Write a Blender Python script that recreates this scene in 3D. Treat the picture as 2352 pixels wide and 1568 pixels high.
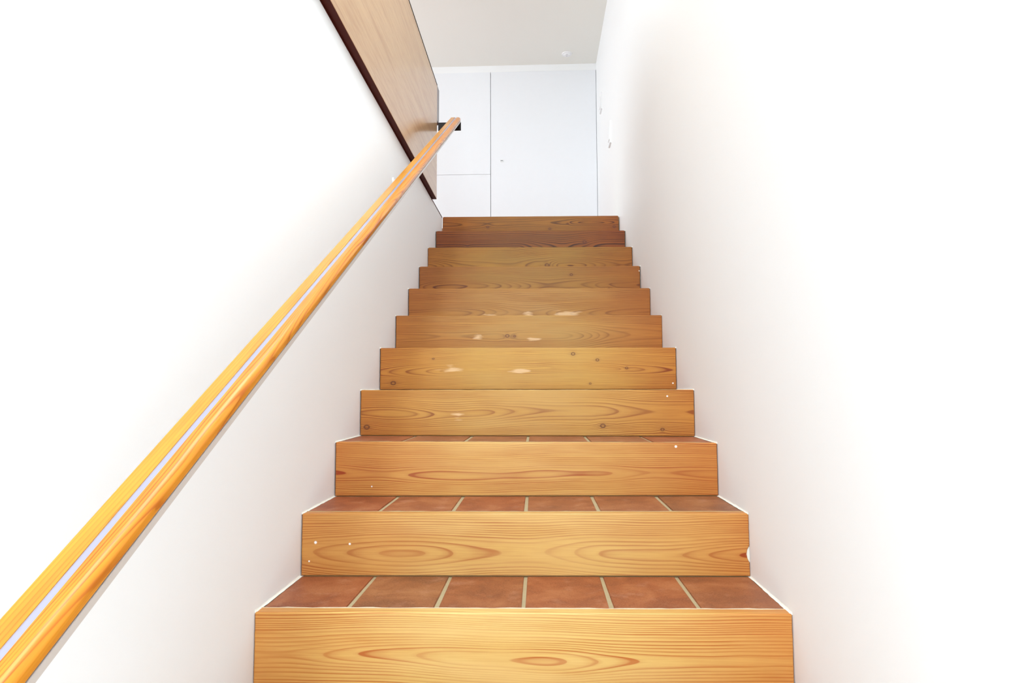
import bpy, bmesh, math, random
from mathutils import Vector, Matrix, Euler

random.seed(7)
for o in list(bpy.data.objects):
    bpy.data.objects.remove(o, do_unlink=True)
SC = bpy.context.scene
COL = SC.collection

# ------------------------------------------------------------------ measures
W = 1.25            # width of the stair
H = 0.17277         # rise
S = 0.29318         # going
N = 11              # risers in view
X = W / 2
Z_LAND = 10 * H     # landing level
Z_CEIL = 3.6455
Y_BACK = 4.4908     # wall with the doors
Y_LAND = 10 * S
SLOPE = 0.588

# ------------------------------------------------------------------ camera
cam_d = bpy.data.cameras.new('camera')
cam = bpy.data.objects.new('camera', cam_d)
COL.objects.link(cam)
cam_d.sensor_width = 36.0
cam_d.lens = 1480.0 / 2352.0 * 36.0
cam_d.clip_start = 0.02
pitch, yaw, roll = 0.07351, -0.04017, 0.00375
Rx = Matrix.Rotation(pitch, 3, 'X')
Rz = Matrix.Rotation(-yaw, 3, 'Z')
Ry = Matrix.Rotation(roll, 3, 'Y')
M = Rz @ Rx @ Ry                                    # columns: right, forward, up
right, fwd, up = M.col[0], M.col[1], M.col[2]
cm = Matrix((right, up, -fwd)).transposed().to_4x4()
cm.translation = Vector((0.04748, -1.53646, 0.51924))
cam.matrix_world = cm
SC.camera = cam

# ------------------------------------------------------------------ light
SC.view_settings.view_transform = 'Standard'
SC.view_settings.look = 'None'
SC.view_settings.gamma = 1.0
SC.view_settings.use_curve_mapping = False
SC.view_settings.exposure = 0.61

world = bpy.data.worlds.new('world')
SC.world = world
world.use_nodes = True
world.node_tree.nodes['Background'].inputs[0].default_value = (0.86, 0.93, 1.0, 1)
world.node_tree.nodes['Background'].inputs[1].default_value = 1.0


def area(name, loc, direction, sx, sy, power, color):
    d = bpy.data.lights.new(name, 'AREA')
    d.shape = 'RECTANGLE'
    d.size, d.size_y = sx, sy
    d.energy = power
    d.color = color
    o = bpy.data.objects.new(name, d)
    COL.objects.link(o)
    o.location = loc
    o.rotation_euler = Vector(direction).to_track_quat('-Z', 'Y').to_euler()
    return o


# daylight of the window wall behind the photographer, and of the windows of the
# upper room on the left; the overhead light is added, stretched to even out the walls
area('window_light', (-0.28, -3.9, 1.2), (0, 1, 0.05), 0.6, 2.3, 44, (0.84, 0.94, 1.0))
area('overhead_fill', (0.0, 0.75, 3.62), (0, 0.06, -1), 1.1, 5.4, 88, (0.80, 0.925, 1.0))
area('upper_room_light', (-3.1, 3.1, 2.75), (1, 0.12, 0.0), 2.6, 1.7, 40, (0.82, 0.93, 1.0))


# ------------------------------------------------------------------ materials
def srgb(r, g, b):
    def f(c):
        c /= 255.0
        return c / 12.92 if c <= 0.04045 else ((c + 0.055) / 1.055) ** 2.4
    return (f(r), f(g), f(b), 1.0)


class NT:
    """small helper for node trees"""
    def __init__(self, name):
        self.m = bpy.data.materials.new(name)
        self.m.use_nodes = True
        self.t = self.m.node_tree
        self.b = self.t.nodes['Principled BSDF']

    def n(self, kind, **kw):
        nd = self.t.nodes.new(kind)
        for k, v in kw.items():
            setattr(nd, k, v)
        return nd

    def put(self, sock, v):
        if isinstance(v, bpy.types.NodeSocket):
            self.t.links.new(v, sock)
        elif v is not None:
            sock.default_value = v

    def math(self, op, a, b=None, c=None, clamp=False):
        nd = self.n('ShaderNodeMath', operation=op)
        nd.use_clamp = clamp
        self.put(nd.inputs[0], a)
        if b is not None:
            self.put(nd.inputs[1], b)
        if c is not None:
            self.put(nd.inputs[2], c)
        return nd.outputs[0]

    def coords(self):
        return self.n('ShaderNodeTexCoord').outputs['Object']

    def mapping(self, vec, loc=(0, 0, 0), scale=(1, 1, 1)):
        nd = self.n('ShaderNodeMapping')
        self.put(nd.inputs[0], vec)
        nd.inputs['Location'].default_value = loc
        nd.inputs['Scale'].default_value = scale
        return nd.outputs[0]

    def noise(self, vec, scale=1.0, detail=2.0, rough=0.5, dist=0.0):
        nd = self.n('ShaderNodeTexNoise')
        self.put(nd.inputs['Vector'], vec)
        nd.inputs['Scale'].default_value = scale
        nd.inputs['Detail'].default_value = detail
        nd.inputs['Roughness'].default_value = rough
        nd.inputs['Distortion'].default_value = dist
        return nd.outputs['Fac']

    def ramp(self, fac, stops):
        nd = self.n('ShaderNodeValToRGB')
        self.put(nd.inputs[0], fac)
        cr = nd.color_ramp
        while len(cr.elements) < len(stops):
            cr.elements.new(0.5)
        for e, (p, c) in zip(cr.elements, stops):
            e.position = p
            e.color = c if len(c) == 4 else (*c, 1)
        return nd.outputs[0]

    def sramp(self, fac, stops):
        return self.ramp(fac, [(p, (v, v, v, 1)) for p, v in stops])

    def mix(self, fac, a, b, blend='MIX'):
        nd = self.n('ShaderNodeMix', data_type='RGBA', blend_type=blend)
        self.put(nd.inputs[0], fac)
        self.put(nd.inputs[6], a)
        self.put(nd.inputs[7], b)
        return nd.outputs[2]

    def bump(self, height, strength=0.2, dist=0.001):
        nd = self.n('ShaderNodeBump')
        nd.inputs['Strength'].default_value = strength
        nd.inputs['Distance'].default_value = dist
        self.put(nd.inputs['Height'], height)
        self.t.links.new(nd.outputs[0], self.b.inputs['Normal'])

    def base(self, c):
        self.put(self.b.inputs['Base Color'], c)

    def rough(self, v):
        self.put(self.b.inputs['Roughness'], v)


def pine(name, seed, light, dark, zc=0.07, ring=0.0062, a=0.035, b=0.045, stretch=1.0,
         strength=0.8, knots=(), flakes=(), flecks=(), rough=0.45, coat=0.05, wear=0.0,
         ends=0.0, wearcol=(176, 134, 80), fine=0.25, half=X, halfplus=None):
    """flat-sawn pine: growth rings around a pith line that wanders along local X"""
    m = NT(name)
    co = m.coords()
    sep = m.n('ShaderNodeSeparateXYZ')
    m.put(sep.inputs[0], co)
    x, y, z = sep.outputs
    wander = m.noise(m.mapping(co, (seed * 3.7, seed, 0), (1.25 * stretch, 0, 0)), 1.0, 1.5, 0.45)
    wz = m.noise(m.mapping(co, (seed * 1.3 + 9, 4, 0), (1.3 * stretch, 0, 0)), 1.0, 1.0)
    small = m.noise(m.mapping(co, (seed, 0, seed), (2.4 * stretch, 7, 10)), 1.0, 2.5)
    dz = m.math('SUBTRACT', z, zc)
    dz = m.math('ADD', dz, m.math('MULTIPLY_ADD', wz, 0.05, -0.025))
    dy = m.math('MULTIPLY_ADD', m.math('SUBTRACT', wander, 0.5), b * 2.6, a)
    dy = m.math('ADD', dy, m.math('MULTIPLY', y, 0.9))
    r = m.math('SQRT', m.math('ADD', m.math('MULTIPLY', dz, dz), m.math('MULTIPLY', dy, dy)))
    r = m.math('ADD', r, m.math('MULTIPLY_ADD', small, 0.008, -0.004))
    darks = []
    for (kx, kz, kr) in knots:
        q = m.mapping(co, (-kx, 0, -kz), (1, 0, 1))
        q2 = m.mapping(co, (-kx / 1.35, 0, -kz), (1 / 1.35, 0, 1))
        ln = m.n('ShaderNodeVectorMath', operation='LENGTH')
        m.put(ln.inputs[0], q2)
        d = m.math('DIVIDE', ln.outputs['Value'], kr)
        ringm = m.sramp(m.math('DIVIDE', d, 4.0), [(0.0, 0.35), (0.10, 0.25), (0.16, 1.0), (0.22, 0.9), (0.28, 0.15), (0.6, 0.0)])
        q3 = m.mapping(co, (-kx / 7, 0, -kz * 1.6), (1 / 7, 0, 1.6))
        ln3 = m.n('ShaderNodeVectorMath', operation='LENGTH')
        m.put(ln3.inputs[0], q3)
        streak = m.sramp(m.math('DIVIDE', ln3.outputs['Value'], kr), [(0.0, 0.4), (0.8, 0.0)])
        darks.append(m.math('MAXIMUM', ringm, streak))
        push = m.math('MULTIPLY', m.sramp(m.math('DIVIDE', d, 5.0), [(0, 1), (0.5, 0.3), (1, 0)]), kr * 0.9)
        r = m.math('ADD', r, push)
    t = m.math('DIVIDE', r, ring)
    t = m.math('ADD', t, m.math('MULTIPLY', m.math('SINE', m.math('MULTIPLY', t, 0.83)), 0.35))
    fr = m.math('FRACT', t)
    prof = m.sramp(fr, [(0.0, 0.25), (0.14, 0.0), (0.45, 0.05), (0.74, 0.42), (0.88, 1.0), (0.96, 0.95), (1.0, 0.25)])
    vis = m.noise(m.mapping(co, (seed * 5, 2, 0), (2.6 * stretch, 1, 7)), 1.0, 2.0)
    vis = m.sramp(vis, [(0.3, 0.3), (0.62, 1.0)])
    wgt = m.math('FRACT', m.math('MULTIPLY', m.math('SINE', m.math('MULTIPLY', m.math('FLOOR', t), 12.9898)), 437.585))
    wgt = m.math('MULTIPLY_ADD', wgt, 0.75, 0.4)
    fac = m.math('MULTIPLY', m.math('MULTIPLY', m.math('MULTIPLY', prof, vis), wgt), strength * 1.25, clamp=True)
    col = m.mix(fac, light, dark)
    # broad tone and fine fibres
    broad = m.noise(m.mapping(co, (seed * 2, 0, 1), (1.7 * stretch, 1, 9)), 1.0, 3.0)
    col = m.mix(m.math('MULTIPLY_ADD', broad, 0.9, -0.3, clamp=True), col,
                tuple(0.5 * (light[i] + dark[i]) for i in range(3)) + (1,))
    fib = m.noise(m.mapping(co, (seed, 0, 0), (9 * stretch, 60, 330)), 1.0, 2.0)
    col = m.mix(m.math('MULTIPLY', m.sramp(fib, [(0.42, 0.0), (0.7, 1.0)]), fine), col, dark)
    if ends:
        xe = m.sramp(m.math('ADD', m.math('DIVIDE', m.math('ABSOLUTE', x), half), m.math('MULTIPLY_ADD', broad, 0.5, -0.25)),
                     [(0.35, 0.0), (1.0, 1.0)])
        col = m.mix(m.math('MULTIPLY', xe, ends), col, srgb(236, 150, 50), 'MULTIPLY')
    if wear:
        wn = m.noise(m.mapping(co, (seed * 1.9, 0, 3), (2.2, 1, 14)), 1.0, 3.0)
        wx = m.sramp(m.math('DIVIDE', m.math('ABSOLUTE', x), half), [(0.25, 1.0), (0.85, 0.0)])
        wm = m.math('MULTIPLY', m.math('MULTIPLY', m.sramp(wn, [(0.4, 0.0), (0.65, 1.0)]), wx), wear)
        col = m.mix(wm, col, srgb(*wearcol))
    for dk in darks:
        col = m.mix(m.math('MULTIPLY', dk, 0.85), col, srgb(92, 44, 22))
    for (x0, x1, fz, hgt) in flakes:
        cx, hw = 0.5 * (x0 + x1), 0.5 * (x1 - x0)
        hgt *= 1.3
        q = m.mapping(co, (-cx / hw, 0, -fz / hgt), (1 / hw, 0, 1 / hgt))
        ln = m.n('ShaderNodeVectorMath', operation='LENGTH')
        m.put(ln.inputs[0], q)
        nn = m.noise(m.mapping(co, (seed, 1, 0), (10, 1, 60)), 1.0, 3.0)
        e = m.math('ADD', ln.outputs['Value'], m.math('MULTIPLY_ADD', nn, 4.0, -2.0))
        col = m.mix(m.sramp(e, [(0.35, 0.62), (1.05, 0.0)]), col, srgb(240, 204, 158))
    for (fx, fz, frr) in flecks:
        q = m.mapping(co, (-fx, 0, -fz), (1, 0, 1))
        ln = m.n('ShaderNodeVectorMath', operation='LENGTH')
        m.put(ln.inputs[0], q)
        col = m.mix(m.sramp(m.math('DIVIDE', ln.outputs['Value'], frr), [(0.5, 0.95), (1.0, 0.0)]), col, srgb(250, 246, 240))
    m.base(col)
    m.rough(rough)
    m.b.inputs['Coat Weight'].default_value = coat
    m.b.inputs['Coat Roughness'].default_value = 0.3
    m.b.inputs['Specular IOR Level'].default_value = 0.3
    m.bump(m.math('ADD', m.math('MULTIPLY', prof, 0.4), fib), 0.12, 0.0006)
    return m.m


def plaster(name, c, scale=1.0):
    m = NT(name)
    co = m.coords()
    big = m.noise(m.mapping(co, (0, 0, 0), (1.3, 1.3, 1.3)), 1.0, 3.0)
    col = m.mix(m.math('MULTIPLY', big, 0.25), c, tuple(v * 0.95 for v in c[:3]) + (1,))
    m.base(col)
    m.rough(0.72)
    fine = m.noise(co, 9.0, 4.0, 0.6)
    m.bump(fine, 0.10, 0.006)
    return m.m


def plain(name, c, rough=0.5, metal=0.0, coat=0.0, spec=None):
    m = NT(name)
    co = m.coords()
    nz = m.noise(co, 25.0, 2.0)
    m.base(m.mix(m.math('MULTIPLY', nz, 0.12), c, tuple(v * 0.85 for v in c[:3]) + (1,)))
    m.rough(rough)
    m.b.inputs['Metallic'].default_value = metal
    m.b.inputs['Coat Weight'].default_value = coat
    if spec is not None:
        m.b.inputs['Specular IOR Level'].default_value = spec
    return m.m


def terracotta(name):
    m = NT(name)
    co = m.coords()
    oi = m.n('ShaderNodeObjectInfo')
    off = m.n('ShaderNodeVectorMath', operation='ADD')
    m.put(off.inputs[0], co)
    comb = m.n('ShaderNodeCombineXYZ')
    m.put(comb.inputs[0], m.math('MULTIPLY', oi.outputs['Random'], 13.0))
    m.put(comb.inputs[1], m.math('MULTIPLY', oi.outputs['Random'], 7.0))
    m.put(off.inputs[1], comb.outputs[0])
    v = off.outputs[0]
    cloud = m.noise(v, 9.0, 4.0, 0.6, 0.4)
    col = m.ramp(cloud, [(0.36, srgb(106, 42, 14)), (0.5, srgb(142, 72, 34)), (0.64, srgb(168, 104, 62))])
    tint = m.ramp(oi.outputs['Random'], [(0.0, srgb(150, 62, 20)), (0.35, srgb(146, 80, 42)), (0.7, srgb(124, 88, 50)), (1.0, srgb(144, 58, 20))])
    col = m.mix(0.4, col, tint)
    grain = m.noise(v, 240.0, 2.0, 0.7)
    col = m.mix(m.math('MULTIPLY', m.sramp(grain, [(0.35, 0.0), (0.7, 1.0)]), 0.3), col, srgb(186, 128, 86))
    dust = m.noise(v, 17.0, 3.0, 0.6)
    col = m.mix(m.math('MULTIPLY', m.sramp(dust, [(0.55, 0.0), (0.75, 1.0)]), 0.3), col, srgb(196, 146, 116))
    pit = m.noise(v, 70.0, 3.0, 0.7)
    col = m.mix(m.math('MULTIPLY', m.sramp(pit, [(0.55, 0.0), (0.7, 1.0)]), 0.35), col, srgb(112, 58, 28))
    m.base(col)
    m.rough(0.55)
    m.bump(m.math('ADD', grain, m.math('MULTIPLY', cloud, 2.0)), 0.2, 0.0012)
    return m.m


def mortar(name, c):
    m = NT(name)
    co = m.coords()
    g = m.noise(co, 120.0, 3.0, 0.7)
    m.base(m.mix(m.math('MULTIPLY', g, 0.5), c, tuple(v * 0.7 for v in c[:3]) + (1,)))
    m.rough(0.9)
    m.bump(g, 0.3, 0.002)
    return m.m


def veneer(name):
    m = NT(name)
    co = m.coords()
    pores = m.noise(m.mapping(co, (0, 0, 0), (9, 40, 260)), 1.0, 3.0, 0.6)
    fig = m.noise(m.mapping(co, (3, 0, 0), (1.6, 3, 24)), 1.0, 4.0, 0.6, 0.5)
    fleck = m.noise(m.mapping(co, (8, 0, 2), (5, 3, 48)), 1.0, 3.0, 0.6)
    col = m.ramp(fig, [(0.3, srgb(206, 166, 120)), (0.55, srgb(196, 154, 108)), (0.75, srgb(178, 132, 86))])
    col = m.mix(m.math('MULTIPLY', m.sramp(pores, [(0.45, 0.0), (0.7, 1.0)]), 0.45), col, srgb(160, 106, 62))
    col = m.mix(m.math('MULTIPLY', m.sramp(fleck, [(0.6, 0.0), (0.72, 1.0)]), 0.35), col, srgb(166, 112, 58))
    m.base(col)
    m.rough(0.34)
    m.b.inputs['Coat Weight'].default_value = 0.5
    m.b.inputs['Coat Roughness'].default_value = 0.16
    m.bump(pores, 0.08, 0.0006)
    return m.m


MW = plaster('white_plaster', srgb(249, 249, 249))
MCEIL = plaster('ceiling_paint', srgb(245, 244, 237))
MDOOR = plain('white_lacquer', srgb(243, 244, 247), 0.45)
MSEAL = plain('white_sealant', srgb(238, 234, 222), 0.7)
MTILE = terracotta('terracotta')
MMORT = mortar('sand_mortar', srgb(182, 162, 124))
MLIME = mortar('lime_mortar', srgb(226, 208, 180))
MCONC = mortar('grey_mortar', srgb(150, 140, 125))
MVEN = veneer('oak_veneer')
MDARKW = plain('dark_wood_and_shade', srgb(70, 16, 6), 0.55, spec=0.15)  # wall edge strip and parapet underside, whose shade is in the colour
MBLACKM = plain('black_edging', srgb(20, 12, 10), 0.7, spec=0.1)
MPLATED = plain('dark_gloss_wood', srgb(64, 32, 18), 0.2, spec=0.35)
MBLACK = plain('black_lacquer', srgb(26, 14, 10), 0.4, spec=0.2)
MGREY = plain('pale_grey_metal', srgb(206, 198, 192), 0.4, metal=0.3)
MINLAY = plain('satin_inlay', srgb(176, 174, 194), 0.3, metal=0.4)
MKNOB = plain('grey_metal', srgb(150, 150, 150), 0.3, metal=0.8)
MPLATE = plain('white_plastic', srgb(248, 248, 248), 0.35)
MDARK = plain('gap_shade', srgb(34, 32, 32), 0.9)  # shade of the gaps around the doors, put into a colour


# ------------------------------------------------------------------ mesh helpers
def link(name, me, mat=None, parent=None, loc=(0, 0, 0), rot=(0, 0, 0)):
    o = bpy.data.objects.new(name, me)
    COL.objects.link(o)
    if mat is not None and me is not None and not me.materials:
        me.materials.append(mat)
    if parent:
        o.parent = parent
    o.location = loc
    o.rotation_euler = rot
    return o


def to_mesh(name, bm, smooth=False):
    bmesh.ops.recalc_face_normals(bm, faces=bm.faces[:])
    me = bpy.data.meshes.new(name)
    bm.to_mesh(me)
    bm.free()
    if smooth:
        for p in me.polygons:
            p.use_smooth = True
    return me


def add_box(bm, x0, x1, y0, y1, z0, z1):
    v = [bm.verts.new(p) for p in ((x0, y0, z0), (x1, y0, z0), (x1, y1, z0), (x0, y1, z0),
                                   (x0, y0, z1), (x1, y0, z1), (x1, y1, z1), (x0, y1, z1))]
    for f in ((0, 1, 2, 3), (4, 5, 6, 7), (0, 1, 5, 4), (1, 2, 6, 5), (2, 3, 7, 6), (3, 0, 4, 7)):
        bm.faces.new([v[i] for i in f])
    return v


def box_mesh(name, sx, sy, sz, bevel=0.0, seg=2, base=True):
    bm = bmesh.new()
    add_box(bm, -sx / 2, sx / 2, -sy / 2, sy / 2, 0 if base else -sz / 2, sz if base else sz / 2)
    if bevel:
        bmesh.ops.bevel(bm, geom=bm.edges[:], offset=bevel, segments=seg, profile=0.5, affect='EDGES')
    return to_mesh(name, bm)


def prism(name, prof, x0, x1, skew=0.0, smooth=False):
    """profile of (y, z) points swept along local X, ends cut plumb by skew"""
    bm = bmesh.new()
    A = [bm.verts.new((x0 + skew * z, y, z)) for y, z in prof]
    B = [bm.verts.new((x1 + skew * z, y, z)) for y, z in prof]
    n = len(prof)
    for i in range(n):
        bm.faces.new((A[i], A[(i + 1) % n], B[(i + 1) % n], B[i]))
    bm.faces.new(A)
    bm.faces.new(B[::-1])
    return to_mesh(name, bm, smooth)


def thing(name, label, cat, loc, rot=(0, 0, 0), group=None):
    o = link(name, None, loc=loc, rot=rot)
    o['label'] = label
    o['category'] = cat
    if group:
        o['group'] = group
    return o


def struct(name, boxes, mat, label, parent=None):
    bm = bmesh.new()
    for b in boxes:
        add_box(bm, *b)
    o = link(name, to_mesh(name, bm), mat, parent)
    if not parent:
        o['kind'] = 'structure'
        o['category'] = name.split('_')[0]
    o['label'] = label
    return o


# ------------------------------------------------------------------ the setting
T = 0.2
Y_LOW = -4.1
struct('wall_right', [(X, X + T, Y_LOW, Y_BACK, -0.9, Z_CEIL)], MW,
       'tall white plaster wall along the right side of the stair')
# stair wall on the left: up to landing level under the wooden parapet, full height near the foot
struct('wall_left', [(-X - T, -X, Y_LOW, Y_LAND, -0.9, Z_LAND + 0.002),
                     (-X - T, -X, Y_LOW, -2.3, Z_LAND + 0.002, Z_CEIL)], MW,
       'white plaster wall on the left of the stair carrying the handrail')
struct('wall_back', [(-3.4, X + T, Y_BACK + 0.06, Y_BACK + 0.2, Z_LAND, Z_CEIL),
                     ], MW,
       'white wall at the end of the upper landing behind flush doors')
struct('trim_2', [(-1.196, X, Y_BACK, Y_BACK + 0.03, 3.581, Z_CEIL)], MW,
       'shallow white band between the flush doors and the ceiling')
struct('trim_3', [(-3.4, -1.198, Y_BACK, Y_BACK + 0.03, Z_LAND, Z_CEIL)], MW,
       'white wall panel left of the cupboard')
struct('wall_front', [(-X - T, X + T, Y_LOW - 0.2, Y_LOW, -0.9, Z_CEIL)], MW,
       'white wall behind the foot of the stair')
struct('wall_upper_left', [(-3.4 - T, -3.4, -2.5, Y_BACK + 0.2, Z_LAND, Z_CEIL),
                           (-3.4, -X - T, -2.5, -2.3, Z_LAND, Z_CEIL)], MW,
       'far white walls of the upper room behind the parapet')
struct('ceiling', [(-3.4, X + T, Y_LOW - 0.2, Y_BACK + 0.2, Z_CEIL, Z_CEIL + 0.15)], MCEIL,
       'flat warm white ceiling over the upper landing')
struct('floor', [(-3.4, -X - T, -2.5, Y_BACK, Z_LAND - 0.2, Z_LAND),
                 (-X - T, X, Y_LAND + S * 0.98, Y_BACK, Z_LAND - 0.2, Z_LAND)], MTILE,
       'terracotta floor of the upper landing')
struct('floor_lower', [(-X, X, Y_LOW, -S * 3, -0.9, -3 * H - 0.003)], MW,
       'pale floor at the foot of the stair')['category'] = 'floor'
tr = struct('trim_1', [(-X - 0.012, -X + 0.0015, -2.0, Y_LAND - 0.002, Z_LAND + 0.001, Z_LAND + 0.008)], MDARKW,
            'thin dark edge strip along the top of the left stair wall')

# ------------------------------------------------------------------ staircase
# (left, right) height deviations of each step, it is not perfectly level
dev = [(-.003, .005), (-.003, .002), (.001, -.003), (-.001, -.004), (.004, -.002), (.003, -.005),
       (.005, -.005), (.004, -.007), (.005, -.006), (.008, -.005), (.0095, .0005)]
dev = [(0, 0), (0, 0)] + dev           # two steps below the frame


def dzx(k, x):
    if k < -2:
        return 0.0
    l, r = dev[k + 2]
    return l + (r - l) * (x + X) / W


BT = 0.031                              # thickness of a riser board


def U(u):
    return -X + W * u


def Vv(v):
    return H * (1 - v)


LT = [srgb(*c) for c in [(220, 182, 104), (212, 168, 92), (208, 158, 80), (204, 154, 70), (206, 156, 66), (190, 136, 58), (182, 128, 54), (168, 116, 44), (174, 124, 44), (146, 82, 18), (166, 106, 28)]]  # light wood per step, light falloff up the stair partly in the colour
DK = [srgb(*c) for c in [(176, 84, 10), (156, 66, 14), (154, 58, 6), (134, 62, 10), (132, 62, 10), (106, 50, 8), (98, 42, 6), (92, 38, 2), (90, 40, 4), (50, 14, 2), (72, 30, 3)]]  # dark grain per step, dimmed upward the same way
K = {
    10: dict(knots=[(.42, .8, .010), (.61, .5, .008), (.26, .4, .008), (.97, .45, .009), (.71, .3, .006)]),
    9: dict(knots=[(.786, .45, .011), (.487, .78, .010), (.17, .55, .007)]),
    8: dict(knots=[(.585, .65, .011)]),
    7: dict(knots=[(.69, .3, .007), (.857, .78, .007)], flecks=[(.993, .2, .004)]),
    6: dict(flakes=[(.325, .406, .85, .012), (.478, .523, .78, .01), (.595, .75, .78, .011)]),
    5: dict(knots=[(.424, .56, .008), (.452, .57, .005)], flakes=[(.295, .335, .58, .01), (.488, .537, .65, .006)]),
    4: dict(knots=[(.184, .25, .004), (.048, .84, .009), (.656, .15, .007), (.737, .3, .006), (.834, .5, .005), (.712, .87, .004)],
            flakes=[(.21, .288, .52, .011), (.452, .50, .55, .008)], flecks=[(.986, .87, .004)]),
    3: dict(knots=[(.022, .81, .009), (.729, .79, .008), (.904, .87, .006)], flakes=[(.278, .325, .54, .012)],
            flecks=[(.92, .16, .004)]),
    2: dict(flecks=[(.893, .08, .005), (.10, .83, .003)]),
    1: dict(flecks=[(.034, .48, .005), (.112, .5, .004), (.02, .78, .003)]),
    0: dict(),
}
PAR = {  # seed, pattern centre, ring spacing, a, b, strength
    0: (3.1, .068, .0052, .030, .050, .95), 1: (8.4, .066, .0052, .034, .050, 1.), 2: (5.2, .072, .0052, .030, .056, .95),
    3: (11.7, .085, .0052, .034, .046, 1.), 4: (2.6, .080, .0056, .030, .056, 1.), 5: (14.3, .075, .0058, .034, .052, .95),
    6: (7.7, .045, .0060, .032, .052, 1.05), 7: (19.2, .060, .0058, .036, .045, .9), 8: (23.5, .055, .0062, .030, .056, 1.1),
    9: (6.3, .050, .0100, .026, .100, 1.35), 10: (16.8, .13, .0068, .030, .056, 1.1)}

stair = thing('staircase', 'straight stair with pine plank risers and terracotta tiled treads between white walls',
              'staircase', (0, 0, -3 * H))

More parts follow.
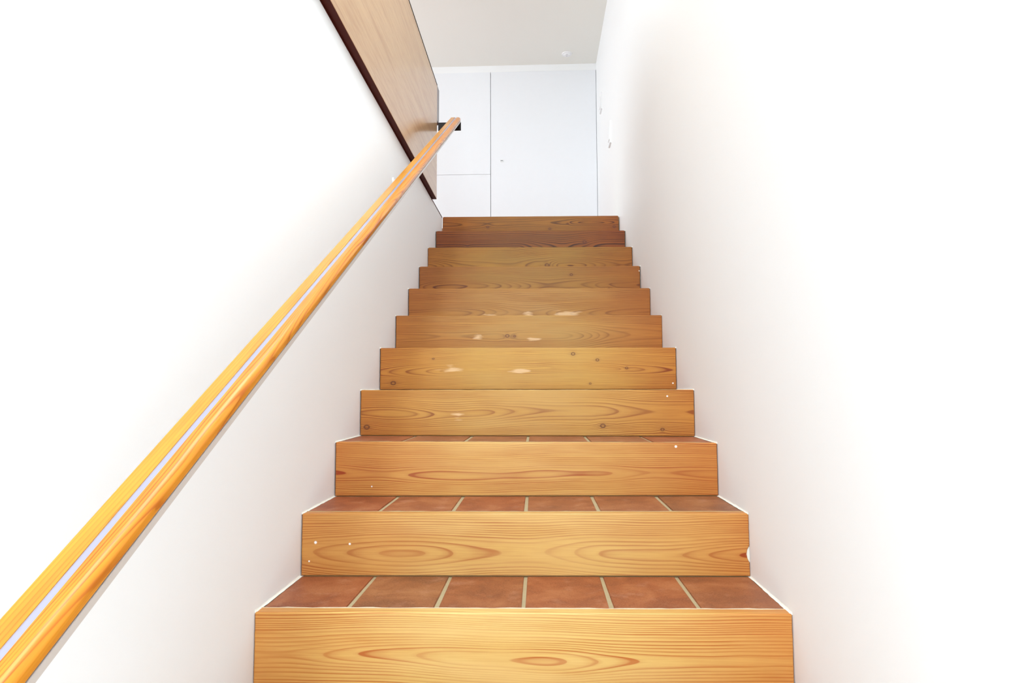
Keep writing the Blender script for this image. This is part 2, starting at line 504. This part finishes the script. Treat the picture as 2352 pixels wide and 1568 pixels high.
base_pine = None
for k in range(-2, N):
    step_y = k * S
    last = (k == N - 1)
    y1 = S if last is False else S * 0.98
    # mortar bed and body of the step
    bm = bmesh.new()
    zb = -H - 0.02
    top = -0.0035
    vs = add_box(bm, -X + 0.0005, X - 0.0005, BT - 0.004, y1 + 0.004 if not last else y1, zb, top)
    for v in vs:
        if v.co.z > -0.01:
            v.co.z += dzx(k, v.co.x)
    step = link('step', to_mesh('step', bm), MMORT, stair, (0, step_y, k * H + 3 * H))

    # riser board: outline in x, z with softened top corners and slightly ragged ends
    if k >= 0:
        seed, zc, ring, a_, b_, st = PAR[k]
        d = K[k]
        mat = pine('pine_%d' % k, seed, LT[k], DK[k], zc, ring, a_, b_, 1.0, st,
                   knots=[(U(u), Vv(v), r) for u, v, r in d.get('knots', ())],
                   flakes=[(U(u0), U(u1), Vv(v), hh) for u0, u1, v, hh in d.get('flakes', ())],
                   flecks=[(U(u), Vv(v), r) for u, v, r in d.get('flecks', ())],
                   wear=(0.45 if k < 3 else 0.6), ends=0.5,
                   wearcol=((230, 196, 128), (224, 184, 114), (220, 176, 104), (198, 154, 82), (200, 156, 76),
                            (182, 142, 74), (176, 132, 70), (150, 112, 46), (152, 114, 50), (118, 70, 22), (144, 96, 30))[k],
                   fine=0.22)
        if base_pine is None:
            base_pine = mat
    else:
        mat = base_pine or None
    rnd = random.Random(100 + k)
    cr = (0.005 if k < 6 else 0.009)
    gapL = {0: .001, 1: .0025, 2: .003, 3: .003, 4: .0035, 5: .004, 6: .004, 7: .0045, 8: .002, 9: .005, 10: .005}.get(k, .002)
    gapR = {0: .0015, 1: .002, 2: .002, 3: .002, 4: .0025, 5: .001, 6: .002, 7: .005, 8: .003, 9: .005, 10: .006}.get(k, .002)
    pts = []
    nseg = 14
    z0 = 0.0012
    for i in range(nseg + 1):                       # right end, bottom to top
        f = i / nseg
        z = z0 + (H - cr - z0) * f
        e = X - gapR - rnd.uniform(0, .0008)
        if k == 1:                                  # chipped right end patched with plaster
            e += 0.0015
            if 0.28 < f < 0.46:
                e -= 0.008 - abs(f - 0.37) * 0.03
        pts.append((e, z))
    for j in range(1, 5):
        an = j / 4 * math.pi / 2
        pts.append((X - gapR - cr + cr * math.cos(an), H - cr + cr * math.sin(an)))
    for j in range(1, 24):                          # top edge with tiny wear
        u = 1 - j / 24
        pts.append((-X + gapL + cr + (W - gapL - gapR - 2 * cr) * u, H - rnd.uniform(0, 0.0006)))
    for j in range(0, 5):
        an = math.pi / 2 + j / 4 * math.pi / 2
        pts.append((-X + gapL + cr + cr * math.cos(an), H - cr + cr * math.sin(an)))
    for i in range(nseg - 1, -1, -1):
        z = z0 + (H - cr - z0) * i / nseg
        pts.append((-X + gapL + rnd.uniform(0, .0008), z))
    bm = bmesh.new()

    def place(x, z):
        f = z / H
        return z + dzx(k, x) * f + dzx(k - 1, x) * (1 - f)
    bev = 0.0022
    cxm, czm = 0.0, H / 2
    ring0 = [bm.verts.new((x * (1 - bev / X), 0, place(x, czm + (z - czm) * (1 - bev / czm)))) for x, z in pts]
    ring1 = [bm.verts.new((x, bev, place(x, z))) for x, z in pts]
    ring2 = [bm.verts.new((x, BT, place(x, z))) for x, z in pts]
    n = len(pts)
    bm.faces.new(ring0)
    bm.faces.new(ring2[::-1])
    for A, B in ((ring0, ring1), (ring1, ring2)):
        for i in range(n):
            bm.faces.new((A[i], A[(i + 1) % n], B[(i + 1) % n], B[i]))
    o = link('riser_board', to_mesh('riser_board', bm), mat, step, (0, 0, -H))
    if mat is None:
        o.name = 'riser_board'
        pending = globals().setdefault('pending', [])
        pending.append(o)

    if k == 1:                                      # plaster squeezed into the chipped end of the board
        bm = bmesh.new()
        vs = add_box(bm, X - 0.013, X - 0.0004, 0.004, 0.02, 0.24 * H, 0.5 * H)
        for v in vs:
            if v.co.x < X - 0.01:
                v.co.z = 0.37 * H + (v.co.z - 0.37 * H) * 0.35
                v.co.y += 0.004
        bmesh.ops.bevel(bm, geom=bm.edges[:], offset=0.0015, segments=2, affect='EDGES')
        o = link('plaster_patch', to_mesh('plaster_patch', bm), MSEAL, step, (0, -0.002, -H))
        o['label'] = 'white plaster filling the chipped end of the board'

    # six terracotta tiles
    if k < N - 1:
        grout = 0.0105
        x_edges = [-0.625, -0.412, -0.200, 0.0095, 0.218, 0.4235, 0.625]
        depth = S - BT - 0.006
        for j in range(6):
            xa = x_edges[j] + (grout / 2 if j else 0.006)
            xb = x_edges[j + 1] - (grout / 2 if j < 5 else 0.006)
            rr = random.Random(k * 31 + j)
            bm = bmesh.new()
            w2, d2 = (xb - xa) / 2, depth / 2
            vs = add_box(bm, -w2, w2, -d2, d2, -0.014, 0)
            for v in vs:
                v.co.x += rr.uniform(-.0012, .0012)
                if v.co.y > 0:
                    v.co.y += 0.003
                else:
                    v.co.y += rr.uniform(-.0008, .0008)
            bmesh.ops.bevel(bm, geom=[e for e in bm.edges if all(v.co.z > -.001 for v in e.verts)],
                            offset=0.0016, segments=2, affect='EDGES')
            xm = (xa + xb) / 2
            sl = (dzx(k, xb) - dzx(k, xa)) / (xb - xa)
            t = link('tile', to_mesh('tile', bm), MTILE, step,
                     (xm, BT + 0.0045 + d2, dzx(k, xm) - 0.0008 + rr.uniform(-.0004, .0004)), (0, -sl, 0))
        # mortar line behind the board, ragged and whitish, and sealant beads on the walls
        bm = bmesh.new()
        nn = 60
        prev = None
        for i in range(nn + 1):
            x = -X + 0.004 + (W - 0.008) * i / nn
            wv = rr.uniform(0.0030, 0.0062)
            zt = dzx(k, x) + rr.uniform(-0.0002, 0.0009)
            a = bm.verts.new((x, BT - 0.0005, zt - 0.004))
            b = bm.verts.new((x, BT - 0.0005 + wv * 0.3, zt))
            c = bm.verts.new((x, BT + wv, zt - 0.0002))
            e = bm.verts.new((x, BT + wv + 0.0006, zt - 0.004))
            cur = (a, b, c, e)
            if prev:
                for q in range(3):
                    bm.faces.new((prev[q], prev[q + 1], cur[q + 1], cur[q]))
            prev = cur
        link('grout_line', to_mesh('grout_line', bm), MLIME if k < 1 else MMORT, step)
        for sgn in (-1, 1):
            bm = bmesh.new()
            prev = None
            for i in range(21):
                y = 0.003 + (S - 0.004) * i / 20
                wv = rr.uniform(0.0018, 0.0045)
                hv = rr.uniform(0.002, 0.0045)
                zt = dzx(k, sgn * X) - 0.0035
                a = bm.verts.new((sgn * (X - 0.0002), y, zt))
                b = bm.verts.new((sgn * (X - 0.0002), y, zt + 0.0035 + hv))
                c = bm.verts.new((sgn * (X - wv * 0.5), y, zt + 0.0035 + hv * 0.35))
                e = bm.verts.new((sgn * (X - wv - 0.003), y, zt + 0.003))
                cur = (a, b, c, e)
                if prev:
                    for q in range(4):
                        bm.faces.new((prev[q], prev[(q + 1) % 4], cur[(q + 1) % 4], cur[q]))
                else:
                    bm.faces.new(cur)
                prev = cur
            bm.faces.new(prev)
            link('sealant_bead', to_mesh('sealant_bead', bm), MSEAL, step)

for o in globals().get('pending', []):
    o.data.materials.append(base_pine)

# ------------------------------------------------------------------ wooden parapet
PX, PY0, PY1, PZ0, PZ1 = -0.596, -1.9, 2.505, Z_LAND + 0.0085, 2.487
par = thing('parapet', 'oak veneered board parapet with black top edge, hung over the left stair wall', 'parapet',
            (-0.61, (PY0 + PY1) / 2, PZ0))
L = PY1 - PY0
# local X of the board runs along the stair so that the grain does too
link('board', box_mesh('board', L, 0.022, PZ1 - PZ0 - 0.002, 0.0012, 1), MVEN, par,
     (PX - 0.011 + 0.61, 0, 0.002), (0, 0, math.pi / 2))
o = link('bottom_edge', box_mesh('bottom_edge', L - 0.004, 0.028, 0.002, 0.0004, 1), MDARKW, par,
         (-0.6105 + 0.61, 0, 0), (0, 0, math.pi / 2))  # strip coloured darker than the board to hold the shade beneath it
o['label'] = 'red-brown underside, its shade put into the colour'
o = link('top_edge', box_mesh('top_edge', L, 0.026, 0.011, 0.002, 2), MBLACKM, par,
         (PX - 0.012 + 0.61, 0, PZ1 - PZ0), (0, 0, math.pi / 2))
o['label'] = 'black top edge strip'
o = link('end_plate', box_mesh('end_plate', 0.088, 0.016, 2.487 - 2.262 + 0.011, 0.0012, 1), MPLATED, par,
         (PX - 0.009 + 0.61, L / 2 + 0.0445, 2.262 - PZ0), (0, 0, math.pi / 2))
o['label'] = 'glossy black vertical plate at the end of the board'

# ------------------------------------------------------------------ handrail
th = math.atan(SLOPE)
RX, RY, RZ = -0.509, 2.528, 2.2814 + SLOPE * 0.008      # top back corner at the upper end
rail = thing('handrail', 'sloping orange pine handrail with pale groove, fixed to the left stair wall', 'handrail',
             (RX, RY, RZ))
# local X up the slope, local Y to the left (-X world), local Z square to the slope
r3 = Matrix(((0, -1, 0), (math.cos(th), 0, -math.sin(th)), (math.sin(th), 0, math.cos(th)))).to_euler()
ct = math.cos(th)
LEN = 4.55 / ct
sk = -math.tan(th)        # plumb cut


def dd(p):                # (distance to the right, drop) -> local profile
    return [(-x, -z * ct) for x, z in p]


MRAIL = pine('rail_pine', 4.4, srgb(226, 148, 42), srgb(160, 48, 2), -0.012, 0.0040, 0.014, 0.020, 1.1, 0.85,
             rough=0.26, coat=0.2, fine=0.2)
MRAIL2 = pine('rail_pine_straight', 9.1, srgb(222, 154, 44), srgb(176, 92, 14), 0.06, 0.0028, 0.06, 0.01, 0.5, 0.6,
              rough=0.26, coat=0.2, fine=0.35)
o = link('back_slat', prism('back_slat', dd([(0.0015, 0), (0.0255, 0), (0.0265, 0.001), (0.0265, 0.026), (0, 0.026), (0, 0.0015)]),
                            -LEN, 0, sk), MRAIL2, rail, rot=r3)
round_prof = [(0.0372, 0.026), (0.0372, 0.001), (0.0382, 0.0)]
cx_, cz_, rr_ = 0.0460, 0.0145, 0.0145
for i in range(0, 13):
    an = math.pi / 2 - i / 12 * math.pi * 0.55
    round_prof.append((cx_ + rr_ * math.cos(an), cz_ - rr_ * math.sin(an)))
round_prof.append((0.0590, 0.026))
me = prism('front_slat', dd(round_prof), -LEN, 0, sk)
for p in me.polygons:
    p.use_smooth = len(p.vertices) == 4
me.set_sharp_from_angle(angle=math.radians(30))
o = link('front_slat', me, MRAIL, rail, rot=r3)
o = link('inlay_strip', prism('inlay_strip', dd([(0.0265, 0.0025), (0.0372, 0.0025), (0.0372, 0.026), (0.0265, 0.026)]),
                              -LEN + 0.001, -0.003, sk), MINLAY, rail, rot=r3)
o['label'] = 'pale strip in the groove between the two slats'
o = link('support_strip', prism('support_strip', dd([(0.002, 0.0265), (0.0600, 0.0285), (0.0605, 0.038), (0.002, 0.038)]),
                                -LEN + 0.001, -0.002, sk), MGREY, rail, rot=r3)
o['label'] = 'grey metal strip under the slats'
bm = bmesh.new()
add_box(bm, -0.085, 0.064, 0.008, 0.018, 2.203 - RZ, 2.257 - RZ)
bmesh.ops.bevel(bm, geom=bm.edges[:], offset=0.0012, segments=1, affect='EDGES')
o = link('end_bracket', to_mesh('end_bracket', bm), MBLACK, rail)
o['label'] = 'black flat bracket at the upper end'
# wall brackets: round plate on the wall and a bent arm under the rail
for yy in (1.39, -0.9):
    zr = RZ + SLOPE * (yy - RY)
    bm = bmesh.new()
    bmesh.ops.create_cone(bm, cap_ends=True, segments=20, radius1=0.016, radius2=0.014, depth=0.006,
                          matrix=Matrix.Translation((-X + 0.003 - RX, yy - RY, zr - RZ - 0.125)) @ Matrix.Rotation(math.pi / 2, 4, 'Y'))
    o = link('wall_bracket', to_mesh('wall_bracket', bm, False), MPLATE, rail)
    bm = bmesh.new()
    path = [(-X + 0.004, zr - 0.125), (RX - 0.045, zr - 0.115), (RX - 0.012, zr - 0.088), (RX + 0.006, zr - 0.062), (RX + 0.010, zr - 0.0385)]
    prev = None
    for i, (px, pz) in enumerate(path):
        q = path[min(i + 1, len(path) - 1)]
        p0 = path[max(i - 1, 0)]
        t = Vector((q[0] - p0[0], 0, q[1] - p0[1])).normalized()
        nrm = Vector((-t.z, 0, t.x))
        ringv = []
        for s in range(10):
            an = s / 10 * 2 * math.pi
            c = Vector((px, yy, pz)) + (nrm * math.cos(an) + Vector((0, 1, 0)) * math.sin(an)) * 0.0055
            ringv.append(bm.verts.new((c.x - RX, c.y - RY, c.z - RZ)))
        if prev:
            for s in range(10):
                bm.faces.new((prev[s], prev[(s + 1) % 10], ringv[(s + 1) % 10], ringv[s]))
        else:
            bm.faces.new(ringv)
        prev = ringv
    bm.faces.new(prev[::-1])
    link('arm', to_mesh('arm', bm, True), MPLATE, o)

# ------------------------------------------------------------------ doors of the back wall
g = 0.0028
DZ1 = 3.5835
door = thing('door_1', 'tall flush white door filling the right part of the landing wall', 'door',
             (0.115, Y_BACK, Z_LAND))
door['kind'] = 'structure'
xl = -0.3925
link('door_leaf', box_mesh('door_leaf', 0.6215 - xl - g, 0.024, DZ1 - Z_LAND - 0.004, 0.001, 1), MDOOR, door,
     ((xl + g / 2 + 0.6215 - g / 2) / 2 - 0.115 + 0.0005, 0.012, 0.003))
bm = bmesh.new()
rotx = Matrix.Rotation(math.pi / 2, 4, 'X')
bmesh.ops.create_cone(bm, cap_ends=True, segments=24, radius1=0.017, radius2=0.016, depth=0.004,
                      matrix=Matrix.Translation((0, -0.002, 0)) @ rotx)
o = link('lock_rosette', to_mesh('lock_rosette', bm), MPLATE, door, (-0.286 - 0.115, 0, 2.701 - Z_LAND))
bm = bmesh.new()
add_box(bm, -0.012, 0.012, -0.008, -0.004, -0.004, 0.004)
link('key_slot', to_mesh('key_slot', bm), MKNOB, o)

cup = thing('built_in_cupboard', 'white flush cupboard with upper and lower door, left of the tall white door', 'cupboard',
            (-0.795, Y_BACK, Z_LAND))
zsplit = 2.571
link('upper_door', box_mesh('upper_door', 0.80, 0.024, DZ1 - zsplit - g, 0.001, 1), MDOOR, cup,
     (0.0, 0.012, zsplit + g / 2 - Z_LAND))
link('lower_door', box_mesh('lower_door', 0.80, 0.024, zsplit - Z_LAND - g, 0.001, 1), MDOOR, cup,
     (0.0, 0.012, 0.002))
bm = bmesh.new()
add_box(bm, -0.402, 0.400, 0.025, 0.030, 0.001, DZ1 - Z_LAND)
link('cupboard_gap_shade', to_mesh('cupboard_gap_shade', bm), MDARK, cup)  # added dark sheet close behind the doors, paints the shade in the gaps
bm = bmesh.new()
add_box(bm, -0.394 - 0.115, 0.6225 - 0.115, 0.025, 0.030, 0.001, DZ1 - Z_LAND)
link('door_gap_shade', to_mesh('door_gap_shade', bm), MDARK, door)  # same kind of added sheet behind the tall leaf, for gap shade

# ------------------------------------------------------------------ small things
sm = thing('smoke_detector', 'small round white smoke detector on the ceiling above the tall door', 'smoke detector',
           (0.337, 4.30, Z_CEIL))


def disc(r1, r2, z0, z1, seg=32):
    b = bmesh.new()
    bmesh.ops.create_cone(b, cap_ends=True, segments=seg, radius1=r1, radius2=r2, depth=z1 - z0,
                          matrix=Matrix.Translation((0, 0, (z0 + z1) / 2)))
    return b


link('base', to_mesh('base', disc(0.046, 0.048, -0.006, 0)), MPLATE, sm)
link('dome', to_mesh('dome', disc(0.022, 0.034, -0.014, -0.006)), MPLATE, sm)
for s in (-1, 1):
    b = disc(0.004, 0.004, -0.0152, -0.014, 12)
    link('sensor_port', to_mesh('sensor_port', b), MKNOB, sm, (0, s * 0.013, 0))


def wall_box(name, label, y, z, sy, sz, cat, group=None):
    t = thing(name, label, cat, (X, y, z), group=group)
    bm = bmesh.new()
    add_box(bm, -0.012, 0, -sy / 2, sy / 2, -sz / 2, sz / 2)
    bmesh.ops.bevel(bm, geom=[e for e in bm.edges if any(v.co.x < -0.01 for v in e.verts)], offset=0.003, segments=2, affect='EDGES')
    link('plate', to_mesh('plate', bm), MPLATE, t)
    bm = bmesh.new()
    add_box(bm, -0.016, -0.012, -sy * 0.3, sy * 0.3, -sz * 0.3, sz * 0.3)
    bmesh.ops.bevel(bm, geom=bm.edges[:], offset=0.001, segments=1, affect='EDGES')
    link('rocker', to_mesh('rocker', bm), MPLATE, t)
    return t


wall_box('wall_switch', 'upper white switch plate on the right wall nearest the landing doors', 4.03, 3.04, 0.13, 0.15, 'switch')
wall_box('wall_switch', 'lower white switch plate on the right wall, nearer the stair top', 3.39, 2.50, 0.12, 0.18, 'switch')
